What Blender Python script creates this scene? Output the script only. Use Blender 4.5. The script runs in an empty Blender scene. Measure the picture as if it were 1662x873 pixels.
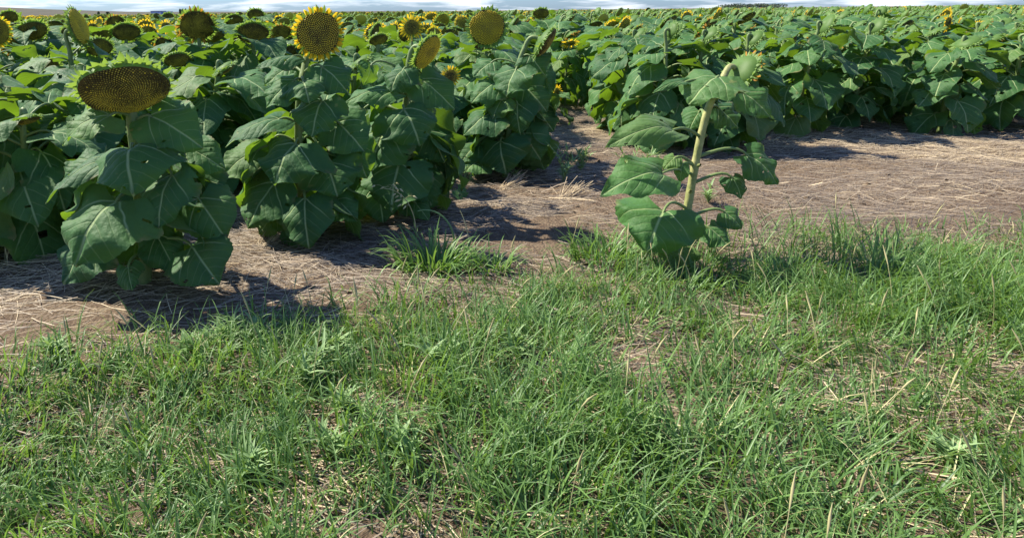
import bpy, math, random
import numpy as np
from mathutils import Matrix, Vector

rad = math.radians
S = bpy.context.scene
C = S.collection
random.seed(7)
RNG = np.random.default_rng(7)

# ------------------------------------------------------------------ camera
CAM_H = 1.1
PITCH, ROLL = 11.4, -0.6
FPX, PW, PH, CX, CY = 1000.0, 1662.0, 873.0, 600.0, 221.0
cam = bpy.data.cameras.new('camera')
cam.sensor_width = 36.0
cam.lens = 36.0 * FPX / PW
cam.shift_x = (PW / 2 - CX) / PW
cam.shift_y = -(PH / 2 - CY) / PW
cam.clip_start = 0.05
cam.clip_end = 5000
camo = bpy.data.objects.new('camera', cam)
C.objects.link(camo)
RC = Matrix.Rotation(rad(90 - PITCH), 3, 'X') @ Matrix.Rotation(rad(ROLL), 3, 'Z')
camo.matrix_world = Matrix.Translation((0, 0, CAM_H)) @ RC.to_4x4()
S.camera = camo
RCN = np.array(RC)

# ------------------------------------------------------------------ light
SUN_EL = 49.0
SUN_AZ = 66.0            # degrees from straight ahead towards the left
sd = Vector((-math.sin(rad(SUN_AZ)) * math.cos(rad(SUN_EL)), math.cos(rad(SUN_AZ)) * math.cos(rad(SUN_EL)), math.sin(rad(SUN_EL))))
sun = bpy.data.lights.new('sun', 'SUN')
sun.energy = 5.0
sun.angle = rad(0.9)
sun.color = (1.0, 0.93, 0.80)
suno = bpy.data.objects.new('sun', sun)
C.objects.link(suno)
suno.rotation_euler = sd.to_track_quat('Z', 'Y').to_euler()
W = bpy.data.worlds.new('World')
S.world = W
W.use_nodes = True
wn = W.node_tree
for n in list(wn.nodes):
    wn.nodes.remove(n)


def nd(t, kind, **kw):
    n = t.nodes.new(kind)
    for k, v in kw.items():
        if k == 'inp':
            for a, b in v.items():
                n.inputs[a].default_value = b
        else:
            setattr(n, k, v)
    return n


out = nd(wn, 'ShaderNodeOutputWorld')
bg = nd(wn, 'ShaderNodeBackground', inp={'Strength': 0.115})
sky = nd(wn, 'ShaderNodeTexSky', sky_type='NISHITA', sun_disc=False, sun_elevation=rad(SUN_EL), sun_rotation=rad(-SUN_AZ),
         air_density=1.0, dust_density=0.6, ozone_density=1.6)
tc = nd(wn, 'ShaderNodeTexCoord')
mp = nd(wn, 'ShaderNodeMapping')
mp.inputs['Scale'].default_value = (7.0, 7.0, 75.0)
no = nd(wn, 'ShaderNodeTexNoise', inp={'Scale': 1.25, 'Detail': 7.0, 'Roughness': 0.58, 'Distortion': 0.35})
rp = nd(wn, 'ShaderNodeValToRGB')
rp.color_ramp.elements[0].position = 0.47
rp.color_ramp.elements[0].color = (0.05, 0.05, 0.05, 1)
rp.color_ramp.elements[1].position = 0.70
rp.color_ramp.elements[1].color = (0.92, 0.92, 0.92, 1)
mx = nd(wn, 'ShaderNodeMixRGB', blend_type='MIX')
mx.inputs['Color2'].default_value = (6.4, 6.7, 7.2, 1)
hs = nd(wn, 'ShaderNodeMixRGB', blend_type='MULTIPLY', inp={'Fac': 1.0, 'Color2': (0.33, 0.50, 0.84, 1)})
wn.links.new(tc.outputs['Generated'], mp.inputs['Vector'])
wn.links.new(mp.outputs[0], no.inputs['Vector'])
wn.links.new(no.outputs['Fac'], rp.inputs[0])
sx = nd(wn, 'ShaderNodeSeparateXYZ')
wn.links.new(tc.outputs['Generated'], sx.inputs[0])
el = nd(wn, 'ShaderNodeMapRange')
for k_, v_ in ((1, 0.16), (2, 0.5), (3, 1.0), (4, 0.12)):
    el.inputs[k_].default_value = v_
wn.links.new(sx.outputs[2], el.inputs[0])
cf = nd(wn, 'ShaderNodeMath', operation='MULTIPLY')
wn.links.new(rp.outputs[0], cf.inputs[0])
wn.links.new(el.outputs[0], cf.inputs[1])
wn.links.new(cf.outputs[0], mx.inputs['Fac'])
wn.links.new(sky.outputs[0], hs.inputs['Color1'])
wn.links.new(hs.outputs[0], mx.inputs['Color1'])
wn.links.new(mx.outputs[0], bg.inputs['Color'])
wn.links.new(bg.outputs[0], out.inputs[0])
S.view_settings.view_transform = 'Standard'
S.view_settings.look = 'None'
S.view_settings.exposure = 0.93
S.view_settings.gamma = 1.0
S.view_settings.use_curve_mapping = False
S.render.engine = 'CYCLES'
S.cycles.max_bounces = 8
S.cycles.diffuse_bounces = 3
S.cycles.transmission_bounces = 4
S.cycles.caustics_reflective = False
S.cycles.caustics_refractive = False


# ------------------------------------------------------------------ helpers
def ray(px, py):
    return RCN @ np.array([(px - CX) / FPX, -(py - CY) / FPX, -1.0])


def at(px, py, Y):                       # the world point in direction (px, py) at distance Y in front of the camera
    d = ray(px, py)
    return np.array([0, 0, CAM_H]) + d * (Y / d[1])


def ground(px, py):
    d = ray(px, py)
    return np.array([0, 0, CAM_H]) + d * (-CAM_H / d[2])


def proj(p):
    v = RCN.T @ (np.asarray(p, float) - np.array([0, 0, CAM_H]))
    if v[2] > -0.01:
        return None
    return CX + v[0] / -v[2] * FPX, CY - v[1] / -v[2] * FPX


def unit(v):
    v = np.asarray(v, float)
    return v / (np.linalg.norm(v) + 1e-12)


def grid_faces(nr, nc, off=0):
    i = np.arange(nr - 1)[:, None] * nc + np.arange(nc - 1)[None, :]
    i = i.ravel() + off
    return np.stack([i, i + 1, i + nc + 1, i + nc], 1)


class MB:
    """collects quads with uv, a tone per vertex and a material slot per face"""

    def __init__(s):
        s.V, s.F, s.UV, s.T, s.M, s.n = [], [], [], [], [], 0

    def add(s, V, F, uv=None, tone=0.5, mat=0):
        V = np.asarray(V, float)
        s.V.append(V)
        s.F.append(np.asarray(F, int) + s.n)
        s.UV.append(np.zeros((len(V), 2)) if uv is None else np.asarray(uv, float))
        s.T.append(np.full(len(V), tone, float) if np.isscalar(tone) else np.asarray(tone, float))
        s.M.append(np.full(len(F), mat, int))
        s.n += len(V)

    def merge(s, o, M=None, tone=None):
        for V, F, UV, T, m in zip(*o.parts()):
            V2 = V if M is None else V @ M[:3, :3].T + M[:3, 3]
            s.add(V2, F, UV, T if tone is None else np.clip(T + tone, 0, 1), 0)
            s.M[-1] = m

    def parts(s):
        off = 0
        Fs = []
        for V, F in zip(s.V, s.F):
            Fs.append(F - off)
            off += len(V)
        return s.V, Fs, s.UV, s.T, s.M

    def arrays(s):
        return np.concatenate(s.V), np.concatenate(s.F), np.concatenate(s.UV), np.concatenate(s.T), np.concatenate(s.M)

    def mesh(s, name, mats, smooth=True):
        return make_mesh(name, *s.arrays(), mats, smooth)


def make_mesh(name, V, F, UV, T, M, mats, smooth=True):
    me = bpy.data.meshes.new(name)
    nv, nf = len(V), len(F)
    me.vertices.add(nv)
    me.vertices.foreach_set('co', V.astype(np.float32).ravel())
    me.loops.add(nf * 4)
    me.loops.foreach_set('vertex_index', F.astype(np.int32).ravel())
    me.polygons.add(nf)
    me.polygons.foreach_set('loop_start', np.arange(nf, dtype=np.int32) * 4)
    me.polygons.foreach_set('material_index', M.astype(np.int32))
    me.polygons.foreach_set('use_smooth', np.full(nf, smooth))
    uvl = me.uv_layers.new(name='uv')
    uvl.data.foreach_set('uv', UV[F.ravel()].astype(np.float32).ravel())
    a = me.attributes.new('tone', 'FLOAT', 'POINT')
    a.data.foreach_set('value', T.astype(np.float32))
    for m in mats:
        me.materials.append(m)
    me.update(calc_edges=True)
    me.validate()
    return me


def ob(name, me, parent=None, loc=None, kind=None):
    o = bpy.data.objects.new(name, me)
    C.objects.link(o)
    if parent is not None:
        o.parent = parent
    if loc is not None:
        o.location = loc
    if kind:
        o['kind'] = kind
    return o


def tag(o, label, cat, group=None):
    o['label'] = label
    o['category'] = cat
    if group:
        o['group'] = group
    return o


def empty(name, loc):
    o = bpy.data.objects.new(name, None)
    C.objects.link(o)
    o.location = loc
    o.empty_display_size = 0.05
    return o


def bez(p0, p1, p2, p3, n):
    t = np.linspace(0, 1, n)[:, None]
    return (1 - t) ** 3 * p0 + 3 * (1 - t) ** 2 * t * p1 + 3 * (1 - t) * t ** 2 * p2 + t ** 3 * p3


def tube(mb, P, R, n=7, tone=0.5, mat=0, rib=0.0, cap=False):
    P = np.asarray(P, float)
    R = np.broadcast_to(np.asarray(R, float), (len(P),))
    T = np.gradient(P, axis=0)
    T /= np.linalg.norm(T, axis=1)[:, None] + 1e-12
    ref = np.array([1.0, 0, 0]) if abs(T[0][0]) < 0.8 else np.array([0, 1.0, 0])
    V = []
    a = np.linspace(0, 2 * np.pi, n, endpoint=False)
    rr = 1 + rib * np.cos(a * max(3, n // 3))
    for i in range(len(P)):
        u = unit(ref - T[i] * (ref @ T[i]))
        ref = u
        w = np.cross(T[i], u)
        V.append(P[i] + R[i] * rr[:, None] * (np.cos(a)[:, None] * u + np.sin(a)[:, None] * w))
    V = np.concatenate(V)
    F = []
    for i in range(len(P) - 1):
        for j in range(n):
            k = (j + 1) % n
            F.append((i * n + j, i * n + k, (i + 1) * n + k, (i + 1) * n + j))
    uv = np.zeros((len(V), 2))
    uv[:, 1] = np.repeat(np.linspace(0, 1, len(P)), n)
    uv[:, 0] = np.tile(np.linspace(0, 1, n), len(P))
    mb.add(V, F, uv, tone, mat)


# ------------------------------------------------------------------ materials
def mat(name):
    m = bpy.data.materials.new(name)
    m.use_nodes = True
    t = m.node_tree
    for n in list(t.nodes):
        t.nodes.remove(n)
    return m, t, nd(t, 'ShaderNodeOutputMaterial')


def mth(t, op, a, b=None, c=None):
    n = nd(t, 'ShaderNodeMath', operation=op)
    for i, v in enumerate((a, b, c)):
        if v is None:
            continue
        if isinstance(v, (int, float)):
            n.inputs[i].default_value = v
        else:
            t.links.new(v, n.inputs[i])
    return n.outputs[0]


def mixc(t, f, a, b, mode='MIX'):
    n = nd(t, 'ShaderNodeMixRGB', blend_type=mode)
    for i, v in enumerate((f, a, b)):
        if isinstance(v, (int, float)):
            n.inputs[i].default_value = v
        elif isinstance(v, tuple):
            n.inputs[i].default_value = (*v, 1)
        else:
            t.links.new(v, n.inputs[i])
    return n.outputs[0]


def sstep(t, v, a, b):
    n = nd(t, 'ShaderNodeMapRange', interpolation_type='SMOOTHSTEP')
    t.links.new(v, n.inputs[0])
    n.inputs[1].default_value = a
    n.inputs[2].default_value = b
    n.inputs[3].default_value = 0
    n.inputs[4].default_value = 1
    return n.outputs[0]


def leaf_material(name, base, base2, trans, veins=True, tmix=0.3):
    m, t, o = mat(name)
    uv = nd(t, 'ShaderNodeUVMap')
    sp = nd(t, 'ShaderNodeSeparateXYZ')
    t.links.new(uv.outputs[0], sp.inputs[0])
    at_ = nd(t, 'ShaderNodeAttribute', attribute_name='tone')
    oi = nd(t, 'ShaderNodeObjectInfo')
    geo = nd(t, 'ShaderNodeNewGeometry')
    nz = nd(t, 'ShaderNodeTexNoise', inp={'Scale': 9.0, 'Detail': 4.0})
    t.links.new(geo.outputs['Position'], nz.inputs['Vector'])
    f = mth(t, 'ADD', mth(t, 'MULTIPLY', oi.outputs['Random'], 0.6), mth(t, 'MULTIPLY', at_.outputs['Fac'], 0.3))
    f = mth(t, 'ADD', f, mth(t, 'MULTIPLY', mth(t, 'SUBTRACT', nz.outputs['Fac'], 0.5), 0.9))
    col = mixc(t, f, base, base2)
    bump_h = None
    if veins:
        a = mth(t, 'ABSOLUTE', mth(t, 'SUBTRACT', mth(t, 'MULTIPLY', sp.outputs[0], 2.0), 1.0))
        vw = nd(t, 'ShaderNodeTexNoise', inp={'Scale': 14.0, 'Detail': 1.0})
        t.links.new(geo.outputs['Position'], vw.inputs['Vector'])
        v = mth(t, 'ADD', sp.outputs[1], mth(t, 'MULTIPLY', mth(t, 'SUBTRACT', vw.outputs['Fac'], 0.5), 0.09))
        mid = mth(t, 'SUBTRACT', 1.0, sstep(t, a, 0.008, 0.045))
        # the two basal side veins
        d1 = mth(t, 'ABSOLUTE', mth(t, 'SUBTRACT', v, mth(t, 'ADD', mth(t, 'MULTIPLY', a, 0.42), mth(t, 'MULTIPLY', mth(t, 'MULTIPLY', a, a), 0.22))))
        lat = mth(t, 'MULTIPLY', mth(t, 'SUBTRACT', 1.0, sstep(t, d1, 0.004, 0.026)), mth(t, 'SUBTRACT', 1.0, sstep(t, a, 0.45, 0.9)))
        q = mth(t, 'SUBTRACT', v, mth(t, 'ADD', mth(t, 'MULTIPLY', a, 0.42), mth(t, 'MULTIPLY', mth(t, 'MULTIPLY', a, a), 0.22)))
        fr = mth(t, 'ABSOLUTE', mth(t, 'SUBTRACT', mth(t, 'FRACT', mth(t, 'DIVIDE', q, 0.2)), 0.5))
        sec = mth(t, 'MULTIPLY', sstep(t, fr, 0.42, 0.49), sstep(t, q, 0.05, 0.1))
        sec = mth(t, 'MULTIPLY', sec, mth(t, 'SUBTRACT', 1.0, sstep(t, a, 0.3, 0.85)))
        vm = mth(t, 'MAXIMUM', mth(t, 'MAXIMUM', mid, mth(t, 'MULTIPLY', lat, 0.85)), mth(t, 'MULTIPLY', sec, 0.25))
        col = mixc(t, mth(t, 'MULTIPLY', vm, 0.78), col, (0.40, 0.50, 0.22))
        # yellowed or eaten spots
        n2 = nd(t, 'ShaderNodeTexNoise', inp={'Scale': 22.0, 'Detail': 2.0})
        t.links.new(geo.outputs['Position'], n2.inputs['Vector'])
        col = mixc(t, mth(t, 'MULTIPLY', sstep(t, n2.outputs['Fac'], 0.70, 0.76), 0.5), col, (0.24, 0.24, 0.08))
        odd = sstep(t, oi.outputs['Random'], 0.90, 0.98)
        col = mixc(t, mth(t, 'MULTIPLY', odd, 0.35), col, (0.17, 0.20, 0.05))
        dry = mth(t, 'MULTIPLY', sstep(t, mth(t, 'ADD', a, mth(t, 'MULTIPLY', n2.outputs['Fac'], 0.5)), 1.12, 1.30), 0.6)
        col = mixc(t, dry, col, (0.22, 0.17, 0.07))
        puff = mth(t, 'MULTIPLY', mth(t, 'ABSOLUTE', mth(t, 'SINE', mth(t, 'MULTIPLY', q, 15.7))), 0.22)
        wz = nd(t, 'ShaderNodeTexNoise', inp={'Scale': 55.0, 'Detail': 3.0})
        t.links.new(geo.outputs['Position'], wz.inputs['Vector'])
        bump_h = mth(t, 'ADD', mth(t, 'ADD', puff, mth(t, 'MULTIPLY', wz.outputs['Fac'], 0.7)), mth(t, 'MULTIPLY', vm, -0.5))
    colb = mixc(t, 0.45, col, (0.10, 0.17, 0.08))
    col = mixc(t, geo.outputs['Backfacing'], col, colb)
    bs = nd(t, 'ShaderNodeBsdfPrincipled', inp={'Roughness': 0.62, 'Specular IOR Level': 0.32, 'Sheen Weight': 0.10, 'Sheen Roughness': 0.45})
    bs.inputs['Sheen Tint'].default_value = (0.85, 1.0, 0.85, 1)
    t.links.new(col, bs.inputs['Base Color'])
    tr = nd(t, 'ShaderNodeBsdfTranslucent')
    tcx = mixc(t, f, trans, tuple(x * 1.5 for x in trans))
    t.links.new(tcx, tr.inputs['Color'])
    if bump_h is not None:
        bp = nd(t, 'ShaderNodeBump', inp={'Strength': 0.55, 'Distance': 0.012})
        t.links.new(bump_h, bp.inputs['Height'])
        t.links.new(bp.outputs[0], bs.inputs['Normal'])
    ms = nd(t, 'ShaderNodeMixShader', inp={'Fac': tmix})
    t.links.new(bs.outputs[0], ms.inputs[1])
    t.links.new(tr.outputs[0], ms.inputs[2])
    t.links.new(ms.outputs[0], o.inputs[0])
    return m


def tone_material(name, c0, c1, rough=0.6, spec=0.3, noise=0.25, nscale=30.0, tmix=0.0, trans=None, bump=0.0, cm=None):
    m, t, o = mat(name)
    at_ = nd(t, 'ShaderNodeAttribute', attribute_name='tone')
    geo = nd(t, 'ShaderNodeNewGeometry')
    nz = nd(t, 'ShaderNodeTexNoise', inp={'Scale': nscale, 'Detail': 3.0})
    t.links.new(geo.outputs['Position'], nz.inputs['Vector'])
    f = mth(t, 'ADD', at_.outputs['Fac'], mth(t, 'MULTIPLY', mth(t, 'SUBTRACT', nz.outputs['Fac'], 0.5), noise * 2))
    if cm is None:
        col = mixc(t, f, c0, c1)
    else:
        r = nd(t, 'ShaderNodeValToRGB')
        r.color_ramp.elements[0].color = (*c0, 1)
        r.color_ramp.elements[1].color = (*c1, 1)
        for p, c in cm:
            e = r.color_ramp.elements.new(p)
            e.color = (*c, 1)
        t.links.new(f, r.inputs[0])
        col = r.outputs[0]
    bs = nd(t, 'ShaderNodeBsdfPrincipled', inp={'Roughness': rough, 'Specular IOR Level': spec})
    t.links.new(col, bs.inputs['Base Color'])
    if bump:
        bp = nd(t, 'ShaderNodeBump', inp={'Strength': bump, 'Distance': 0.004})
        t.links.new(nz.outputs['Fac'], bp.inputs['Height'])
        t.links.new(bp.outputs[0], bs.inputs['Normal'])
    if tmix:
        tr = nd(t, 'ShaderNodeBsdfTranslucent')
        if trans is None:
            t.links.new(col, tr.inputs['Color'])
        else:
            tr.inputs['Color'].default_value = (*trans, 1)
        ms = nd(t, 'ShaderNodeMixShader', inp={'Fac': tmix})
        t.links.new(bs.outputs[0], ms.inputs[1])
        t.links.new(tr.outputs[0], ms.inputs[2])
        t.links.new(ms.outputs[0], o.inputs[0])
    else:
        t.links.new(bs.outputs[0], o.inputs[0])
    return m


M_LEAF = leaf_material('sunflower_leaf', (0.025, 0.092, 0.026), (0.070, 0.174, 0.042), (0.25, 0.44, 0.02), tmix=0.22)
M_STEM = tone_material('sunflower_stem', (0.10, 0.17, 0.05), (0.24, 0.30, 0.11), 0.5, 0.35, 0.3, 40, bump=0.4)
M_STEM_PALE = tone_material('pale_stem', (0.17, 0.21, 0.06), (0.50, 0.47, 0.21), 0.6, 0.25, 0.85, 30, bump=0.9)
M_BRACT = tone_material('bract', (0.07, 0.16, 0.035), (0.20, 0.31, 0.08), 0.55, 0.3, 0.25, 30, tmix=0.3, trans=(0.42, 0.62, 0.08))
M_DISC = tone_material('seed_disc', (0.03, 0.022, 0.008), (0.95, 0.70, 0.04), 0.6, 0.25, 0.05, 60, cm=[(0.2, (0.11, 0.088, 0.022)), (0.5, (0.52, 0.42, 0.055))])
M_PETAL = tone_material('petal', (0.85, 0.42, 0.012), (0.95, 0.64, 0.025), 0.55, 0.25, 0.25, 40, tmix=0.5, trans=(1.0, 0.66, 0.03))
M_WILT = tone_material('wilted_petal', (0.36, 0.15, 0.03), (0.62, 0.34, 0.04), 0.6, 0.2, 0.3, 40, tmix=0.4, trans=(0.6, 0.3, 0.04))
M_GRASS = tone_material('grass_blade', (0.042, 0.105, 0.036), (0.18, 0.31, 0.085), 0.42, 0.4, 0.12, 12, tmix=0.32, trans=(0.28, 0.48, 0.06))
M_STRAW = tone_material('straw', (0.14, 0.115, 0.092), (0.68, 0.55, 0.34), 0.6, 0.3, 0.06, 20, cm=[(0.5, (0.36, 0.285, 0.20))])
M_WEED = tone_material('weed_leaf', (0.14, 0.25, 0.09), (0.32, 0.46, 0.20), 0.5, 0.3, 0.15, 12, tmix=0.3, trans=(0.34, 0.5, 0.12))
M_DRY = tone_material('dry_stalk', (0.44, 0.40, 0.18), (0.68, 0.62, 0.34), 0.6, 0.3, 0.15, 40, tmix=0.25)

# ------------------------------------------------------------------ ground
BARE = [(860, 385, 95, 20, -10), (960, 345, 90, 14, -14), (940, 265, 60, 14, -6), (760, 352, 60, 9, -5), (900, 400, 90, 14, -8)]


def vnoise(x, y, seed=0):
    def h(i, j):
        n = np.sin(i * 127.1 + j * 311.7 + seed * 74.7) * 43758.5453
        return n - np.floor(n)
    xi, yi = np.floor(x), np.floor(y)
    fx, fy = x - xi, y - yi
    fx, fy = fx * fx * (3 - 2 * fx), fy * fy * (3 - 2 * fy)
    return (h(xi, yi) * (1 - fx) + h(xi + 1, yi) * fx) * (1 - fy) + (h(xi, yi + 1) * (1 - fx) + h(xi + 1, yi + 1) * fx) * fy


def gz(x, y):
    x, y = np.asarray(x, float), np.asarray(y, float)
    near = np.clip((40 - np.hypot(x, y)) / 20, 0, 1)
    z = (vnoise(x * 1.3, y * 1.3, 1) - 0.5) * 0.05 + (vnoise(x * 4, y * 4, 2) - 0.5) * 0.028 + (vnoise(x * 11, y * 11, 3) - 0.5) * 0.014
    return z * near


def axis_coords(lo, hi, step, far):
    a = np.arange(lo, hi + 1e-6, step)
    g, s, x = [], step, hi
    while x < far:
        s *= 1.25
        x += s
        g.append(x)
    b, s, x = [], step, lo
    while x > -far:
        s *= 1.25
        x -= s
        b.append(x)
    return np.concatenate([np.array(b[::-1]), a, np.array(g)])


gx, gy = axis_coords(-4.5, 7.5, 0.04, 3000), axis_coords(0.4, 8.5, 0.04, 3000)
GX, GY = np.meshgrid(gx, gy)
V = np.stack([GX.ravel(), GY.ravel(), gz(GX, GY).ravel()], 1)
mb = MB()
mb.add(V, grid_faces(len(gy), len(gx)))
m, t, o = mat('soil')
geo = nd(t, 'ShaderNodeNewGeometry')
n1 = nd(t, 'ShaderNodeTexNoise', inp={'Scale': 1.7, 'Detail': 6.0, 'Roughness': 0.6})
n2 = nd(t, 'ShaderNodeTexNoise', inp={'Scale': 26.0, 'Detail': 8.0, 'Roughness': 0.7})
n3 = nd(t, 'ShaderNodeTexVoronoi', inp={'Scale': 70.0})
for n in (n1, n2, n3):
    t.links.new(geo.outputs['Position'], n.inputs['Vector'])
c = mixc(t, sstep(t, n1.outputs['Fac'], 0.3, 0.7), (0.165, 0.122, 0.082), (0.245, 0.185, 0.122))
c = mixc(t, sstep(t, n2.outputs['Fac'], 0.35, 0.72), c, (0.10, 0.065, 0.045))
c = mixc(t, mth(t, 'MULTIPLY', sstep(t, n2.outputs['Fac'], 0.60, 0.70), 0.5), c, (0.30, 0.23, 0.15))
bs = nd(t, 'ShaderNodeBsdfPrincipled', inp={'Roughness': 0.95, 'Specular IOR Level': 0.1})
bp = nd(t, 'ShaderNodeBump', inp={'Strength': 0.9, 'Distance': 0.02})
t.links.new(mth(t, 'ADD', n2.outputs['Fac'], mth(t, 'MULTIPLY', n3.outputs['Distance'], 0.5)), bp.inputs['Height'])
t.links.new(bp.outputs[0], bs.inputs['Normal'])
t.links.new(c, bs.inputs['Base Color'])
t.links.new(bs.outputs[0], o.inputs[0])
M_SOIL = m
ob('ground', mb.mesh('ground', [M_SOIL]), kind='structure')

# far ploughed hill on the left skyline
mb = MB()
prof = []
hx = np.linspace(-520, 60, 90)
hy = np.linspace(0, 1, 14)
HV = []
for x in hx:
    d = at(0, 0, 1)
    top = np.interp(x, [-520, -330, -255, -205, -170, -60, 60], [13.5, 9.6, 5.6, 3.4, 2.4, 1.6, 1.0])
    for u in hy:
        HV.append((x, 420 + 160 * u, -0.3 + (top + 0.3) * math.sin(math.pi * min(1, u * 1.0) ** 0.8) + 0.25 * vnoise(np.array(x * .1), np.array(u * 9.), 5)))
mb.add(np.array(HV), grid_faces(len(hx), len(hy))[:, ::-1])
M_HILL = tone_material('ploughed_hill', (0.085, 0.082, 0.066), (0.14, 0.132, 0.10), 0.95, 0.05, 0.5, 0.05)
ob('hill', mb.mesh('hill', [M_HILL]), kind='structure')


# ------------------------------------------------------------------ leaves
PT = np.array([0, .04, .1, .2, .3, .42, .55, .68, .8, .9, .96, 1.0])
PWID = np.array([.50, .70, .86, .98, 1.0, .95, .82, .63, .42, .22, .10, .0])


def blade(L, Wd, rng, rows=40, cols=13, sag=0.12, dome=0.12, wave=0.06, fold=0.0, curl=0.0, teeth=14, lobe=0.16):
    """a heart-shaped sunflower leaf: y from the petiole to the tip, z the upper side"""
    t = np.linspace(0, 1, rows)[:, None] ** 0.9
    s = np.linspace(-1, 1, cols)[None, :]
    w = np.interp(t, PT, PWID)
    asym = 1 + 0.08 * rng.uniform(-1, 1) * np.sign(s)
    ed = np.abs(s) ** 6
    tooth = 1 + 0.055 * ed * (((t * teeth + 0.3 * np.sign(s)) % 1.0) - 0.5) * (t < 0.97)
    ph = rng.uniform(0, 6.28, 8)
    irr = 1 + ed * (0.05 * np.sin(t * 9 + ph[0] + 2 * np.sign(s)) + 0.035 * np.sin(t * 21 + ph[4] + np.sign(s)))
    x = s * w * Wd / 2 * asym * tooth * irr
    y = L * t - lobe * L * np.abs(s) ** 1.6 * (1 - t) ** 2.2 + 0.06 * L * np.abs(s) * (t * (1 - t)) * 2
    z = sag * L * 4 * t * (1 - t) * (0.75 + 0.5 * (1 - t))
    z = z - dome * Wd * (s * w) ** 2 + fold * Wd * np.abs(s * w)
    side = np.where(s < 0, ph[1], ph[2])
    z = z + wave * Wd * np.abs(s) ** 2.5 * np.sin(2 * np.pi * (rng.uniform(1.6, 2.6) * t) + side) * np.minimum(1, 4 * (1 - t) + 0.2)
    z = z + 0.013 * Wd * np.sin(6 * s + 5 * t + ph[7]) * np.sin(11 * t - 3 * s + ph[6]) * (1 - s * s * .5)
    z = z + wave * 0.5 * Wd * np.sin(3.2 * s + ph[3]) * np.sin(5 * t + ph[4]) * np.abs(s)
    q = t - 0.42 * np.abs(s) - 0.22 * s * s + 0.03 * np.sin(7 * s + ph[5]) + 0.03 * np.sin(9 * t + ph[6])
    z = z + 0.008 * Wd * np.abs(np.sin(q * 15.7)) * (1 - np.abs(s) ** 3) * np.minimum(1, np.abs(s) * 5)
    z = z - 0.022 * Wd * np.exp(-(s / 0.13) ** 2)
    tw = curl * (t - 0.3)
    x2, z2 = x * np.cos(tw) - z * np.sin(tw) * 0.3, z + x * np.sin(tw)
    V = np.stack([x2, np.broadcast_to(y, x2.shape), z2], -1).reshape(-1, 3)
    uv = np.stack([0.5 + 0.5 * np.broadcast_to(s * w, x2.shape), np.broadcast_to(y / L, x2.shape)], -1).reshape(-1, 2)
    F = grid_faces(rows, cols)
    if rows > 25:                        # a few eaten holes and torn edges
        cut = np.zeros((rows - 1, cols - 1), bool)
        for _ in range(rng.integers(0, 5)):
            i, j = rng.integers(3, rows - 5), rng.integers(0, cols - 1)
            cut[i:i + rng.integers(1, 3), j] = True
        for _ in range(rng.integers(0, 3)):
            i = rng.integers(4, rows - 5)
            cut[i:i + rng.integers(1, 4), 0 if rng.random() < .5 else cols - 2] = True
        F = F[~cut.ravel()]
    return V, F, uv


def leaf_between(mb, B, T, Wd, N, rng, stem_pt=None, pr=0.006, tone=0.5, **kw):
    """leaf with its blade from point B to point T, upper side towards N, and a petiole down to stem_pt"""
    B, T = np.asarray(B, float), np.asarray(T, float)
    L = np.linalg.norm(T - B)
    yd = (T - B) / L
    N = unit(N - yd * (N @ yd))
    xd = np.cross(yd, N)
    V, F, uv = blade(L, Wd, rng, **kw)
    mb.add(B + V @ np.stack([xd, yd, N]), F, uv, tone, 0)
    if stem_pt is not None:
        A = np.asarray(stem_pt, float)
        d = np.linalg.norm(B - A)
        up = np.array([0, 0, 1.0])
        P = bez(A, A + (B - A) * 0.35 + up * 0.10 * d, B - yd * 0.25 * d + up * 0.10 * d, B + yd * 0.02, 9)
        tube(mb, P, np.linspace(pr * 1.25, pr * 0.8, 9), 6, 0.45, 1)
    return mb


def generic_leaf(rng, rows, cols, droop):
    """petiole leaves the origin along +X; the blade hangs from it"""
    mb = MB()
    pl = rng.uniform(0.09, 0.15)
    B = np.array([pl * 0.95, rng.uniform(-.02, .02), pl * rng.uniform(0.25, 0.6)])
    L = rng.uniform(0.24, 0.29)
    p = rad(droop + rng.uniform(-8, 8))
    az = rng.uniform(-0.3, 0.3)
    d = np.array([math.cos(p) * math.cos(az), math.cos(p) * math.sin(az), -math.sin(p)])
    N = np.array([math.sin(p), rng.uniform(-.25, .25), math.cos(p)])
    leaf_between(mb, B, B + d * L, L * rng.uniform(0.92, 1.10), N, rng, (0, 0, 0), 0.0055, rng.uniform(0, 1), rows=rows, cols=cols,
                 sag=rng.uniform(0.06, 0.17), dome=rng.uniform(0.0, 0.25), wave=rng.uniform(0.04, 0.10), fold=rng.uniform(-0.05, 0.14), curl=rng.uniform(-.7, .7))
    return mb


rl = np.random.default_rng(21)
DROOPS = [15, 22, 30, 35, 40, 46, 52, 56, 62, 66, 70, 74]
LEAF_MESH = [generic_leaf(rl, 30, 9, d).mesh('leaf', [M_LEAF, M_STEM]) for d in DROOPS]
LEAF_MID = [generic_leaf(rl, 11, 7, d) for d in DROOPS]
LEAF_LOW = [generic_leaf(rl, 5, 3, d) for d in DROOPS]


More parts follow.
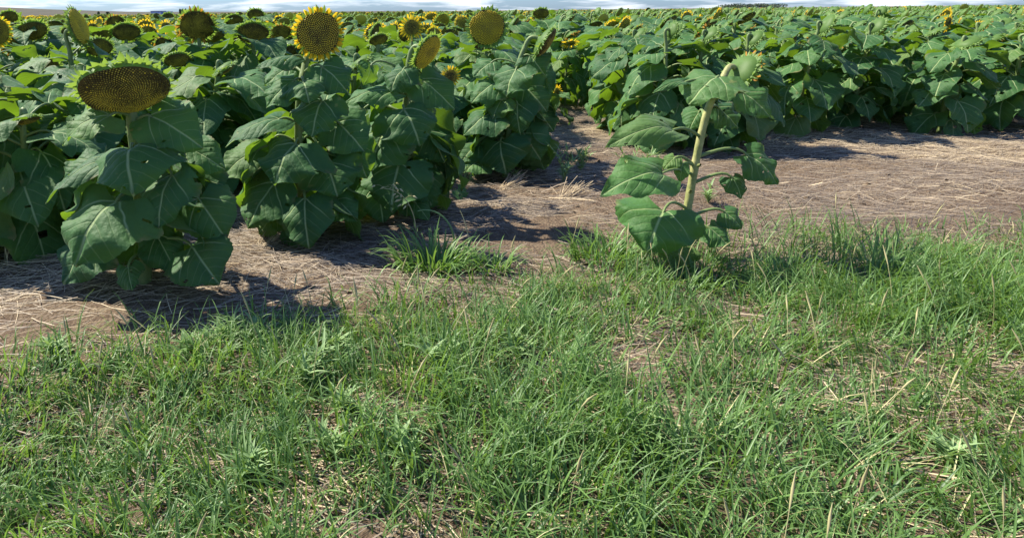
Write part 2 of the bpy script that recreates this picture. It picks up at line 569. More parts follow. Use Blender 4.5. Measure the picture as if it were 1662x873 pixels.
# ------------------------------------------------------------------ flower heads (unit disc radius, facing +Z)
def head_parts(rng, kind, seeds=420, segs=28):
    """receptacle, disc, bracts, petals as separate builders"""
    rec, disc, br, pe = MB(), MB(), MB(), MB()
    rec.hue = kind
    a = np.linspace(0, 2 * np.pi, segs + 1)
    rimw = 1 + 0.03 * np.sin(3 * a + rng.uniform(0, 6)) + 0.02 * np.sin(5 * a + rng.uniform(0, 6))
    rimw[-1] = rimw[0]
    bulge = {'mature': 0.27, 'gold': 0.16, 'petal': 0.07, 'small': 0.10, 'wilt': 0.16}[kind]
    zs = [(1.0, 0.02), (1.015, -0.05), (0.95, -0.18), (0.78, -0.34), (0.5, -0.43), (0.22, -0.47), (0.10, -0.6)]
    V = np.concatenate([np.stack([r * rimw * np.cos(a), r * rimw * np.sin(a), np.full_like(a, z)], 1) for r, z in zs])
    rec.add(V, grid_faces(len(zs), segs + 1)[:, ::-1], None, 0.35, 0)
    s0 = rng.uniform(0, 50)
    # disc ground
    rs = np.linspace(0.001, 1.0, 6)
    V = np.concatenate([np.stack([r * rimw * np.cos(a), r * rimw * np.sin(a), np.full_like(a, bulge * (1 - r ** 2.2) + 0.02)], 1) for r in rs])
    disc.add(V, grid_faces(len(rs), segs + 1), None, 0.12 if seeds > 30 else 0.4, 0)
    if seeds > 30:
        k = np.arange(seeds)
        r = 0.985 * np.sqrt((k + 0.5) / seeds)
        th = k * 2.399963 + rng.uniform(0, 6)
        sp = 1.75 / math.sqrt(seeds)
        hh = sp * np.where(r > 0.45, 0.55, 0.4)
        wv = 1 + 0.03 * np.sin(3 * th)
        for i in range(seeds):
            cr, sr = math.cos(th[i]), math.sin(th[i])
            e, f = np.array([cr, sr, 0]), np.array([-sr, cr, 0])
            z0 = bulge * (1 - r[i] ** 2.2) + 0.018
            c0 = e * r[i] * wv[i] + np.array([0, 0, z0])
            a0, b0 = sp * 0.42, sp * 0.40
            q = np.array([(-1, -1), (1, -1), (1, 1), (-1, 1)])
            bot = c0 + q[:, :1] * e * a0 + q[:, 1:] * f * b0
            jit = rng.uniform(-.12, .12, 2) * sp
            top = c0 + np.array([0, 0, hh[i]]) + e * jit[0] + f * jit[1] + 0.55 * (q[:, :1] * e * a0 + q[:, 1:] * f * b0)
            tn = {'gold': 0.98 - 0.16 * (r[i] < .35), 'mature': 0.50 - 0.12 * abs(r[i] - 0.35), 'petal': 0.62 if r[i] > 0.5 else 0.50, 'small': 0.30 + 0.25 * (r[i] > .6), 'wilt': 0.45}[kind]
            if r[i] > 0.8 and kind in ('mature', 'wilt'):
                tn -= 0.10
            tn += rng.uniform(-.12, .12) + 0.35 * (float(vnoise(np.array(c0[0] * 2.6 + s0), np.array(c0[1] * 2.6), 3)) - .5)
            if rng.random() < 0.015:
                hh[i] *= 2.2
                tn = .85
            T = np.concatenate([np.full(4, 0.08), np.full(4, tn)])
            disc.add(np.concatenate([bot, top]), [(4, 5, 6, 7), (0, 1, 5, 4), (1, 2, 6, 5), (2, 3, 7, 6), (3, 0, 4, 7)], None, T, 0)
    # bracts in two rows
    bl = 0.68 if segs > 40 else 1.0
    nb = 34 if segs > 20 else 14
    for row in range(2 if segs > 20 else 1):
        for i in range(nb):
            th = (i + 0.5 * row + rng.uniform(-.25, .25)) / nb * 2 * np.pi
            ln = bl * rng.uniform(0.18, 0.46) * (1.0 if kind != 'small' else 1.3)
            lift = rng.uniform(-0.6, 0.9) - 0.25 * row
            e = np.array([math.cos(th), math.sin(th), 0])
            f = np.array([-math.sin(th), math.cos(th), 0])
            z = np.array([0, 0, 1.0])
            w0 = rng.uniform(0.055, 0.10)
            P = []
            for u, ww in ((0, .8), (.35, 1.0), (.7, .55), (1, .02)):
                c0 = e * (0.98 - 0.05 * row + ln * u * math.cos(lift * u)) + z * (-0.06 - 0.1 * row + ln * u * math.sin(lift * u)) + f * rng.uniform(-.03, .03) * u
                P += [c0 - f * w0 * ww + z * .015, c0 - z * .01, c0 + f * w0 * ww + z * .015]
            br.add(np.array(P), grid_faces(4, 3), None, rng.uniform(.2, 1), 0)
    if kind in ('petal', 'small', 'wilt'):
        npet = 32 if kind != 'small' else 22
        lmul = {'petal': 0.34, 'small': 0.85, 'wilt': 0.36}[kind]
        for i in range(npet):
            if kind == 'wilt' and rng.random() < 0.4:
                continue
            th = (i + rng.uniform(-.35, .35)) / npet * 2 * np.pi
            ln = lmul * rng.uniform(0.75, 1.2)
            lift = rng.uniform(-0.35, 0.55) if kind != 'wilt' else rng.uniform(-0.6, 1.2)
            w0 = (0.085 if kind != 'small' else 0.13) * rng.uniform(.8, 1.2)
            tw = rng.uniform(-.5, .5)
            e = np.array([math.cos(th), math.sin(th), 0])
            f = unit(np.array([-math.sin(th), math.cos(th), tw]))
            z = np.array([0, 0, 1.0])
            P = []
            for u, ww in ((0, .55), (.25, .95), (.55, 1.0), (.8, .65), (1, .03)):
                c0 = e * (0.97 + ln * u * math.cos(lift * u)) + z * (0.0 + ln * u * math.sin(lift * u)) + f * rng.uniform(-.02, .02)
                P += [c0 - f * w0 * ww + z * .02, c0 - z * .01, c0 + f * w0 * ww + z * .02]
            pe.add(np.array(P), grid_faces(5, 3), None, np.clip(np.repeat([0.15, .4, .6, .75, .8], 3) + rng.uniform(-.25, .25), 0, 1), 0)
    return rec, disc, br, pe




def split_petals(pe, m):
    res = []
    for V, F, UV, T, M in zip(*pe.parts()):
        q = MB()
        q.add(V, F, UV, T, 0)
        res.append(q.mesh('petal', [m]))
    return pe.mesh('petals', [m]), res


rh = np.random.default_rng(5)
HEADS = {}
for kind in ('mature', 'gold', 'petal', 'small', 'wilt'):
    HEADS[kind] = []
    for _ in range(3):
        rec, disc, br, pe = head_parts(rh, kind, 150 if kind == 'small' else 420)
        HEADS[kind].append((rec.mesh('flower_head', [M_BRACT]), disc.mesh('disc', [M_DISC], False), br.mesh('bracts', [M_BRACT]),
                            split_petals(pe, M_WILT if kind == 'wilt' else M_PETAL) if pe.n else None))
rec, disc, br, pe = head_parts(rh, 'mature', 1150, 48)
HERO = (rec.mesh('flower_head', [M_BRACT]), disc.mesh('disc', [M_DISC], False), br.mesh('bracts', [M_BRACT]), None)


def head_frame(n, roll=0.0):
    n = unit(n)
    x = unit(np.cross([0, 0, 1.0], n)) if abs(n[2]) < 0.98 else np.array([1.0, 0, 0])
    y = np.cross(n, x)
    c, s = math.cos(roll), math.sin(roll)
    return np.stack([x * c + y * s, y * c - x * s, n], 1)


def face(az, el, px=None):
    """a direction: az degrees turned from 'towards the camera' to the right, el degrees up"""
    a, e = rad(az) - (math.atan((px - CX) / FPX) if px is not None else 0), rad(el)
    return np.array([math.sin(a) * math.cos(e), -math.cos(a) * math.cos(e), math.sin(e)])


def put_head(root, base, Cw, n, R, kind, rng, meshes=None, squash=1.0, split=True):
    ms = meshes or HEADS[kind][rng.integers(3)]
    Rm = head_frame(n, rng.uniform(-0.4, 0.4))
    M = Matrix([[*(Rm[i] * R * np.array([1, squash, 1])), Cw[i] - base[i]] for i in range(3)] + [[0, 0, 0, 1]])
    h = ob('flower_head', ms[0], root)
    h.matrix_local = M
    for nm, me in zip(('disc', 'bracts', 'petals'), ms[1:]):
        if nm == 'petals' and me is not None:
            if split:
                for q in me[1]:
                    ob('petal', q, h)
            else:
                ob('petals', me[0], h)
        elif me is not None:
            ob(nm, me, h)
    return h


def stem_path(base, top_pts, Cw, n, R, bend=0.16, num=26):
    """from the ground through top_pts to the back of the head"""
    back = Cw - unit(n) * R * 0.50
    pts = [np.asarray(base, float)] + [np.asarray(p, float) for p in top_pts]
    a = pts[-1]
    d0 = unit(a - pts[-2]) if len(pts) > 1 else np.array([0, 0, 1.0])
    dd = np.linalg.norm(back - a)
    tail = bez(a, a + d0 * dd * 0.5, back - unit(n) * max(dd * 0.45, bend * 0.4), back, 12)
    lower = []
    P = pts
    for i in range(len(P) - 1):
        p0 = P[max(i - 1, 0)]
        p1, p2 = P[i], P[i + 1]
        p3 = P[min(i + 2, len(P) - 1)]
        k = max(3, int(num * np.linalg.norm(p2 - p1) / 1.0))
        for tt in np.linspace(0, 1, k, endpoint=False):
            lower.append(0.5 * ((2 * p1) + (-p0 + p2) * tt + (2 * p0 - 5 * p1 + 4 * p2 - p3) * tt ** 2 + (-p0 + 3 * p1 - 3 * p2 + p3) * tt ** 3))
    return np.concatenate([np.array(lower), tail])


def stem_mesh(path, base, r0, r1, tone=0.5, pale=False):
    mb = MB()
    rr = np.linspace(r0, r1, len(path)) * (1 + 0.04 * np.sin(np.arange(len(path)) * 2.1))
    P = path - np.asarray(base)
    P[0, 2] -= 0.04
    tube(mb, P, rr, 16, tone, 0, rib=0.07)
    if pale:                              # scars of the fallen leaves
        for k in range(4, len(P) - 12, 3):
            a_ = k * 2.4
            d_ = np.array([math.cos(a_), math.sin(a_), .5])
            tube(mb, np.array([P[k], P[k] + d_ * rr[k] * .9, P[k] + d_ * rr[k] * 1.5]), [rr[k] * .75, rr[k] * .55, rr[k] * .32], 7, .15, 0)
    return mb.mesh('stem', [M_STEM_PALE if pale else M_STEM])


def stem_at(path, z):
    k = int(np.argmax(path[:, 2] > z)) if (path[:, 2] > z).any() else len(path) - 1
    return path[max(k, 1)]


def custom_plant(label, base, path, head, leaves, seed, r0=0.024, r1=0.014, extra=0):
    """leaves: (bx, by, tx, ty, width in photo pixels, depth of base, depth of tip towards the camera, [options])"""
    rng = np.random.default_rng(seed)
    root = tag(empty('sunflower', base), label, 'sunflower', 'sunflowers of the field')
    ob('stem', stem_mesh(path, base, r0, r1, pale='leaning' in label), root)
    if head:
        put_head(root, base, *head)
    for lf in leaves:
        bx, by, tx, ty, wp, db, dt = lf[:7]
        op = dict(lf[7]) if len(lf) > 7 else {}
        Y0 = base[1]
        B, T = at(bx, by, Y0 - db), at(tx, ty, Y0 - dt)
        Wd = wp / FPX * (Y0 - db) * 1.18
        outw = unit((T - B) * np.array([1, 1, 0]))
        nn = op.pop('n', None)
        N = np.array(nn, float) if nn is not None else np.array([-0.2, -0.66, 0.66]) + outw * 0.30 + rng.uniform(-.12, .12, 3)
        A = stem_at(path, max(0.03, B[2] - op.pop('drop', 0.05)))
        mb = MB()
        kw = dict(rows=46, cols=15, sag=rng.uniform(0.08, 0.15), dome=rng.uniform(0.08, 0.22), wave=rng.uniform(0.05, 0.09), fold=rng.uniform(-0.02, 0.06), curl=rng.uniform(-.35, .35))
        kw.update(op)
        leaf_between(mb, B, T, Wd, N, rng, A, 0.0065, rng.uniform(0, 1), **kw)
        o = ob('leaf', mb.mesh('leaf', [M_LEAF, M_STEM]), root)
        o.data.transform(Matrix.Translation(-Vector(base)))
    zt = path[-12][2] - base[2]
    for i in range(extra):                # the leaves round the sides and back
        u = 0.08 + 0.58 * (i + rng.uniform(0, .8)) / extra
        a_ = rad(90) + (1 if i % 2 else -1) * rng.uniform(.2, 1.75)
        dr = np.interp(u, [0, .5, 1], [70, 64, 58]) + rng.uniform(-8, 8)
        o = ob('leaf', LEAF_MESH[int(np.argmin([abs(dr - d) for d in DROOPS]))], root)
        o.rotation_euler = (rng.uniform(-.2, .2), rng.uniform(-.1, .1), a_)
        o.location = stem_at(path, base[2] + zt * u) - base
        o.scale = (rng.uniform(1.0, 1.25),) * 3
    return root


TAKEN = []


def gnd(px, py):
    g = ground(px, py)
    g[2] = float(gz(g[0], g[1]))
    return g


# ---- the big-headed plant in front on the left
b = gnd(234, 458)
Y = b[1]
Cw = at(203, 146, Y - 0.10)
nf = face(9, -47, 203)
path = stem_path(b, [at(236, 410, Y), at(228, 330, Y), at(219, 240, Y), at(214, 190, Y - 0.0)], Cw, nf, 0.19)
custom_plant('large drooping brown-headed sunflower with green bracts, nearest the camera on the left', b, path,
             (Cw, nf, 0.166, 'mature', np.random.default_rng(3), HERO, 0.86), [
    (180, 187, 102, 238, 82, .10, .16, dict(sag=.2, dome=.05)),
    (243, 188, 330, 241, 88, .02, .10, dict(sag=.12)),
    (213, 238, 216, 317, 138, .10, .26, dict(sag=.22, dome=.28, fold=0)),
    (192, 258, 74, 331, 62, .05, .16, dict(sag=.16, n=(-.3, -.35, .8), dome=.2)),
    (190, 325, 122, 433, 150, .16, .32, dict(sag=.20, dome=.24)),
    (280, 283, 258, 371, 92, .10, .22, dict(sag=.16, dome=.3)),
    (322, 322, 368, 390, 92, .02, .08, {}),
    (312, 400, 356, 462, 104, .08, .20, {}),
    (150, 385, 104, 462, 112, .04, .12, {}),
    (208, 432, 215, 472, 42, .14, .24, {}),
    (255, 382, 288, 446, 66, .02, .10, {}),
    (300, 236, 366, 276, 66, -.10, -.06, {}),
    (318, 290, 340, 345, 80, -.06, -.02, {}),
    (150, 262, 100, 300, 70, -.12, -.10, {}),
    (240, 330, 236, 385, 60, -.16, -.14, {}),
], 11, 0.026, 0.020, 9)
TAKEN.append(b)

# ---- second plant with the large petalled head
b = gnd(492, 384)
Y = b[1]
Cw = at(517, 55, Y - 0.02)
nf = face(3, -4, 517)
path = stem_path(b, [at(490, 330, Y), at(484, 220, Y), at(487, 150, Y), at(494, 110, Y + 0.05)], Cw, nf, 0.105)
custom_plant('sunflower with round brown disc ringed by full yellow petals, tallest near head', b, path,
             (Cw, nf, 0.098, 'petal', np.random.default_rng(4), None, 1.0), [
    (478, 92, 414, 112, 44, .04, .12, dict(n=(-.2, -.3, .9), dome=.3)),
    (480, 130, 432, 176, 66, .06, .14, {}),
    (492, 132, 502, 168, 74, .12, .20, dict(sag=.2, dome=.25)),
    (456, 193, 366, 240, 62, .06, .16, dict(n=(-.35, -.35, .8))),
    (523, 163, 506, 224, 80, .10, .20, {}),
    (548, 198, 592, 247, 82, .02, .08, {}),
    (480, 233, 446, 302, 110, .14, .26, dict(sag=.2, dome=.25)),
    (420, 243, 356, 290, 66, .02, .08, {}),
    (530, 264, 548, 320, 96, .08, .16, {}),
    (446, 296, 402, 371, 98, .08, .18, {}),
    (495, 322, 502, 404, 88, .16, .26, {}),
    (545, 324, 580, 360, 54, .04, .10, {}),
    (522, 108, 566, 152, 66, .04, .10, {}),
    (448, 352, 420, 380, 60, .0, .06, {}),
    (480, 368, 506, 406, 60, .06, .12, {}),
    (470, 110, 430, 140, 60, -.1, -.06, {}),
    (570, 235, 596, 290, 70, -.1, -.06, {}),
], 12, 0.022, 0.014, 14)
TAKEN.append(b)

# ---- third plant, head turned to the right
b = gnd(652, 352)
Y = b[1]
Cw = at(694, 85, Y - 0.05)
nf = face(56, -26, 694)
path = stem_path(b, [at(652, 300, Y), at(656, 200, Y), at(660, 150, Y), at(662, 118, Y)], Cw, nf, 0.1)
custom_plant('sunflower with bare brown head turned right, pale bracts along its left rim', b, path,
             (Cw, nf, 0.092, 'gold', np.random.default_rng(6), None, 1.0), [
    (642, 148, 554, 172, 54, .06, .12, dict(n=(-.3, -.45, .8))),
    (655, 176, 682, 238, 98, .14, .22, dict(sag=.18, dome=.25)),
    (682, 128, 738, 178, 64, .04, .10, {}),
    (626, 212, 602, 278, 102, .10, .18, dict(dome=.25)),
    (648, 264, 636, 345, 116, .16, .26, {}),
    (612, 300, 622, 362, 76, .06, .12, {}),
    (684, 282, 700, 334, 62, .06, .12, {}),
    (692, 212, 722, 264, 66, .02, .06, {}),
    (656, 112, 634, 152, 58, .08, .14, dict(sag=.2, dome=.35)),
    (602, 106, 590, 139, 36, .04, .08, dict(n=(.5, -.8, .1))),
    (674, 330, 696, 358, 34, .12, .18, {}),
    (700, 250, 716, 300, 60, -.1, -.06, {}),
    (590, 178, 566, 232, 70, -.08, -.04, {}),
    (668, 300, 660, 352, 80, .05, .1, {}),
], 13, 0.021, 0.013, 14)
TAKEN.append(b)

# ---- fourth plant: full leafy column at the end of the edge
b = gnd(820, 284)
Y = b[1]
Cw = at(886, 70, Y - 0.05)
nf = face(82, -30, 886)
path = stem_path(b, [at(822, 240, Y), at(832, 165, Y), at(842, 105, Y), at(852, 78, Y)], Cw, nf, 0.1)
custom_plant('bushy sunflower leafed to the ground beside the gap, its head nodding right', b, path,
             (Cw, nf, 0.105, 'mature', np.random.default_rng(8), None, 1.0), [
    (838, 112, 822, 158, 72, .10, .18, dict(n=(-.55, -.55, .6))),
    (812, 132, 764, 168, 54, .04, .10, dict(n=(-.45, -.62, .62))),
    (853, 141, 888, 182, 62, .06, .12, dict(n=(-.45, -.62, .62))),
    (808, 181, 752, 221, 66, .06, .14, dict(n=(-.6, -.5, .6))),
    (840, 169, 845, 219, 58, .14, .20, dict(n=(-.5, -.6, .5))),
    (872, 179, 899, 214, 48, .02, .06, dict(n=(-.45, -.62, .62))),
    (850, 217, 878, 260, 68, .10, .16, dict(n=(-.45, -.62, .62))),
    (812, 229, 822, 283, 80, .14, .22, dict(n=(-.5, -.65, .5))),
    (778, 234, 748, 264, 46, .02, .06, dict(n=(-.45, -.62, .62))),
    (782, 260, 752, 281, 44, .06, .12, dict(n=(-.45, -.62, .62))),
    (815, 162, 800, 194, 48, .10, .14, dict(n=(-.45, -.62, .62))),
    (860, 90, 884, 122, 52, .04, .08, dict(n=(-.45, -.62, .62))),
    (800, 100, 768, 126, 50, -.05, 0, dict(n=(-.45, -.62, .62))),
    (866, 120, 898, 150, 56, -.08, -.04, dict(n=(-.45, -.62, .62))),
    (790, 200, 770, 245, 60, -.06, -.02, dict(n=(-.45, -.62, .62))),
    (868, 236, 884, 276, 56, -.02, .02, dict(n=(-.45, -.62, .62))),
], 14, 0.022, 0.014, 20)
TAKEN.append(b)

# ---- thin leaning plant on the grassy verge at the right
b = gnd(1106, 408)
Y = b[1]
Cw = at(1204, 118, Y + 0.06)
nf = face(100, -30)
path = stem_path(b, [at(1116, 340, Y), at(1128, 270, Y), at(1144, 195, Y), at(1160, 152, Y), at(1176, 122, Y + .02)], Cw, nf, 0.08, bend=.1)
custom_plant('sparse leaning sunflower with bare yellowish stem standing alone on the grassy verge', b, path,
             (Cw, nf, 0.082, 'wilt', np.random.default_rng(9), None, 1.0), [
    (1166, 124, 1118, 170, 92, .05, .10, dict(sag=.12, dome=.12, n=(-.6, -.42, .66), lobe=.2)),
    (1114, 134, 1058, 152, 18, .02, .05, dict(n=(-.2, -.5, .8))),
    (1094, 212, 982, 240, 58, .08, .14, dict(sag=.2, n=(-.55, -.6, .55))),
    (1076, 282, 974, 318, 76, .10, .18, dict(sag=.2, n=(-.45, -.65, .55))),
    (1078, 341, 1050, 409, 122, .14, .24, dict(sag=.2, dome=.25, lobe=.26)),
    (1136, 180, 1118, 212, 40, -.10, -.06, {}),
    (1188, 288, 1203, 323, 36, .02, .06, {}),
    (1176, 344, 1204, 372, 42, .02, .06, {}),
    (1150, 369, 1184, 400, 48, .06, .12, {}),
    (1103, 402, 1098, 446, 58, .12, .18, {}),
    (1164, 174, 1198, 208, 56, -.10, -.06, {}),
    (1096, 256, 1076, 276, 26, .02, .04, {}),
    (1106, 268, 1104, 296, 22, .04, .06, {}),
    (1210, 250, 1262, 300, 60, .0, .06, {}),
    (1205, 150, 1250, 190, 54, .05, .1, {}),
], 15, 0.0195, 0.011)
TAKEN.append(b)


# ------------------------------------------------------------------ plants with ordinary leaves
def leafy_plant(label, base, height, Cw, nf, R, kind, seed, group='sunflowers of the field', nleaf=14, r0=0.018, scale=1.0, lean=None, low=0.10):
    rng = np.random.default_rng(seed)
    base = np.asarray(base, float)
    root = tag(empty('sunflower', base), label, 'sunflower', group)
    top = np.asarray(Cw, float) - unit(nf) * R * 0.5
    knee = base + (top - base) * np.array([.75, .75, 0]) + np.array([0, 0, (top[2] - base[2]) * (0.86 if nf[2] > -0.3 else 0.93)])
    mid = base + (knee - base) * 0.5 + np.array([rng.uniform(-.03, .03), rng.uniform(-.03, .03), 0])
    path = stem_path(base, [mid, knee], np.asarray(Cw, float), nf, R)
    ob('stem', stem_mesh(path, base, r0, r0 * 0.6), root)
    put_head(root, base, np.asarray(Cw, float), nf, R, kind, rng, split=seed < 1000)
    hk = knee[2] - base[2]
    az = rng.uniform(0, 6.28)
    for i in range(nleaf):
        u = low + (0.97 - low) * (i + rng.uniform(-.2, .2)) / max(1, nleaf - 1)
        u = min(max(u, 0.05), 0.99)
        sp = stem_at(path, base[2] + hk * u)
        az += 2.39996 + rng.uniform(-.35, .35)
        size = scale * (0.80 + 0.50 * math.sin(math.pi * (u * 0.78 + 0.12))) * rng.uniform(0.85, 1.12)
        dr = np.interp(u, [0, .4, .75, 1], [66, 54, 38, 18]) + rng.uniform(-14, 14)
        k = int(np.argmin([abs(dr - d) for d in DROOPS]))
        o = ob('leaf', LEAF_MESH[k], root)
        o.rotation_euler = (rng.uniform(-.22, .22), rng.uniform(-.15, .15), az)
        o.location = sp - base
        o.scale = (size,) * 3
    TAKEN.append(base)
    return root


SPEC = [
    # label, head px, py, disc width in px, disc radius m, kind, az, el, extra
    ('sunflower with tall side-on head and spiky bracts, up left of the big head', 128, 44, 58, .105, 'gold', 64, 14, 3.7),
    ('sunflower with bright yellow petals cut by the left picture edge', -8, 52, 40, .085, 'petal', 20, -6, 4.0),
    ('sunflower with flat drooping dark head behind the left-edge yellow bloom', 52, 51, 44, .11, 'mature', 10, -48, None),
    ('sunflower with dark oval head in the second row, right of the side-on head', 205, 53, 42, .11, 'mature', 0, -51, None),
    ('sunflower with dark nodding disc and scattered yellow petals on its right side', 320, 42, 54, .115, 'wilt', -6, -34, 4.3),
    ('sunflower with brown oval head and green rim between the two petalled heads', 410, 54, 50, .11, 'mature', 0, -51, None),
    ('sunflower with small-disced yellow bloom facing the camera, mid field', 668, 45, 24, .058, 'small', -4, 2, 4.9),
    ('sunflower with smooth golden-yellow disc and no petals, mid field', 790, 45, 60, .125, 'gold', 4, 0, 4.55),
    ('sunflower with nodding head on a leaning bare stem, right of the big head', 376, 147, 40, .075, 'mature', 70, -58, 3.75),
    ('sunflower with small yellow bloom on a thin stem at the gap by the bushy plant', 731, 124, 17, .036, 'small', 10, 8, 3.5),
    ('sunflower with tiny yellow side bloom low in the shade of the gap', 904, 152, 13, .052, 'small', 58, 6, 6.0),
    ('sunflower with half-hidden flat yellow bloom right of the bushy plant', 925, 71, 20, .06, 'small', 20, -62, 7.0),
    ('sunflower with brown head rising over the skyline above the dark oval head', 415, 25, 26, .105, 'mature', -10, -47, None),
    ('sunflower with small brown head left of the skyline head', 380, 34, 28, .105, 'mature', 8, -51, None),
    ('sunflower with petal scraps round a brown head behind the dark oval head', 189, 40, 30, .105, 'wilt', -4, -30, None),
    ('sunflower with small head on the skyline right of the blue building', 273, 29, 19, .105, 'mature', 0, -47, None),
    ('sunflower with dark drooping head on the skyline at far left', 14, 29, 27, .105, 'mature', 10, -46, None),
    ('sunflower with brown head on the skyline above the gap', 878, 23, 24, .105, 'mature', 4, -49, None),
    ('sunflower with slanted head between tall petalled bloom and small yellow bloom', 610, 53, 30, .10, 'mature', 62, -20, None),
    ('sunflower with yellowish bare head behind the small-disced bloom', 718, 34, 22, .105, 'gold', 20, -20, None),
    ('sunflower with pale green nodding head back on an arched stem, right of the gap', 1092, 50, 40, .065, 'mature', 125, -15, 4.9),
    ('sunflower with hanging orange-brown petals in the right rows', 1141, 46, 30, .10, 'wilt', 80, -30, 6.0),
    ('sunflower with slanted brown head on the right before the skyline', 1024, 35, 21, .105, 'mature', 40, -30, None),
    ('sunflower with dark head peeping from leaves behind the nodding disc', 344, 57, 28, .095, 'mature', 10, -50, 4.8),
    ('sunflower with dark head half sunk in leaves below the nodding disc', 288, 98, 34, .085, 'mature', 6, -56, 4.1),
    ('sunflower with side-on brown head at the bracts of the slanted one', 1085, 36, 26, .10, 'mature', 64, -47, 7.0),
]
for i, (lab, px, py, dw, R, kind, az, el, Yd) in enumerate(SPEC):
    Yd = Yd or 2 * R * FPX / dw
    Cw = at(px, py, Yd)
    nf = face(az, el, px)
    off = unit(nf * np.array([1, 1, 0])) * (R * 0.9 + 0.03)
    base = np.array([Cw[0] - off[0] + (-.18 if 'leaning' in lab else 0), Cw[1] - off[1] * 0.6, 0])
    base[2] = float(gz(base[0], base[1]))
    small = kind == 'small'
    leafy_plant(lab, base, Cw[2], Cw, nf, R, kind, 100 + i, nleaf=7 if 'tiny' in lab else 4 if 'thin stem' in lab else 18 if Yd < 5.5 else 15, r0=0.013 if small else 0.018,
                scale=(0.98 if not small else 0.6 if 'tiny' in lab else 0.5 if 'thin stem' in lab else 0.85))

# edge plants that show no particular head (px, py of the foot)
FEET = [
    ('low leafy sunflower at the lower left picture edge', 42, 398, .62, .055, 'mature', 60, -70),
    ('leafy sunflower behind the big head, its own head hidden', 150, 352, .72, .07, 'mature', 120, -60),
    ('leafy sunflower at the left edge above the bare ground', -30, 372, .80, .08, 'mature', 40, -60),
    ('leafy sunflower in the shade between the two nearest plants', 345, 318, .76, .07, 'mature', 100, -60),
    ('leafy sunflower just behind the tall petalled one', 560, 300, .78, .07, 'mature', 100, -60),
    ('leafy sunflower in the shade left of the bushy plant', 722, 258, .52, .05, 'mature', 90, -60),
    ('broad leafy sunflower at the right side of the gap', 1004, 214, .86, .075, 'mature', 95, -45),
    ('leafy sunflower second from the gap in the right row', 1060, 221, .90, .075, 'mature', 100, -45),
    ('leafy sunflower third from the gap in the right row', 1112, 232, .88, .075, 'mature', 95, -40),
    ('leafy sunflower behind the leaning stem of the verge plant', 1182, 238, .86, .075, 'mature', 100, -40),
]
for i, (lab, px, py, h, R, kind, az, el) in enumerate(FEET):
    base = gnd(px, py)
    nf = face(az, el)
    Cw = base + np.array([0.05, 0, h]) + unit(nf * np.array([1, 1, 0])) * R
    leafy_plant(lab, base, h, Cw, nf, R, kind, 300 + i, nleaf=20 if px < 900 else 26, scale=1.05 if px < 900 else .86, low=0.06)

# ---- the rest of the field in rows
EDGE_X = [-9, -4, -1.7, -.97, -.33, .17, .94, 1.25, 1.9, 2.6, 3.2, 6, 12]
EDGE_Y = [2.6, 2.75, 3.0, 3.05, 3.45, 3.8, 4.7, 6.4, 6.9, 5.6, 5.1, 5.0, 5.0]
rng = np.random.default_rng(40)
u = unit([0.29, 0.957])
v = np.array([u[1], -u[0]])
cells = []
for i in range(-260, 261):
    for j in range(0, 420):
        p = v * (i * 0.66 + rng.uniform(-.1, .1)) + u * (j * 0.44 + rng.uniform(-.12, .12))
        if p[1] < np.interp(p[0], EDGE_X, EDGE_Y) + 0.12:
            continue
        q = proj((p[0], p[1], 0))
        q2 = proj((p[0], p[1], 1.0))
        if q is None or q2[0] < -110 or q2[0] > 1760 or p[1] > 110:
            continue
        if p[1] > 16 and rng.random() > (16 / p[1]) ** 1.25:      # the far rows hide each other: thin them out
            continue
        if (850 < q[0] < 1000 and q[1] > 182) or (872 < q[0] < 965 and q[1] > 160):
            continue
        cells.append((p[1], p[0]))
cells.sort()
near, mid, far = [], [], []
T = np.array([(b[0], b[1]) for b in TAKEN])
for Yd, X in cells:
    if np.min(np.hypot(T[:, 0] - X, T[:, 1] - Yd)) < 0.36:
        continue
    n_so_far = len(near) + len(mid) + len(TAKEN)
    if Yd < 6.6 and len(near) < 110:
        near.append((X, Yd))
    elif n_so_far < 296:
        mid.append((X, Yd))
    else:
        far.append((X, Yd))


def random_head(rng, X, low=0.0):
    r = rng.random()
    kind = 'mature' if r < 0.72 else ('wilt' if r < 0.88 else ('petal' if r < 0.95 else 'small'))
    az = rng.normal(25 if X < 1.2 else 70, 17)
    el = rng.uniform(-62, -25) if kind in ('mature', 'wilt') else rng.uniform(-25, 10)
    return kind, az, el


for i, (X, Yd) in enumerate(near):
    r = np.random.default_rng(1000 + i)
    kind, az, el = random_head(r, X)
    h = r.uniform(0.74, 0.94)
    base = np.array([X, Yd, float(gz(X, Yd))])
    nf = face(az, el)
    R = {'small': .05}.get(kind, r.uniform(.065, .10))
    Cw = base + np.array([r.uniform(-.05, .05), r.uniform(-.05, .05), h]) + unit(nf * np.array([1, 1, 0])) * R * 1.2
    q = proj(Cw)
    xin = q[0] > 1200
    lab = {'mature': 'leafy sunflower with drooping petal-less head packed into the front rows', 'wilt': 'leafy sunflower with withered petals packed into the front rows',
           'petal': 'leafy sunflower with yellow petals packed into the front rows', 'small': 'leafy sunflower with small yellow bloom packed into the front rows'}[kind]
    leafy_plant(lab, base, h, Cw, nf, R, kind, 2000 + i, 'front-row sunflowers with ' + kind.replace('mature', 'bare').replace('wilt', 'withered').replace('petal', 'yellow') + ' heads', nleaf=int(r.integers(15, 19)) + (5 if X > 1.5 else 0), scale=1.0 if X < 1.5 else .87)


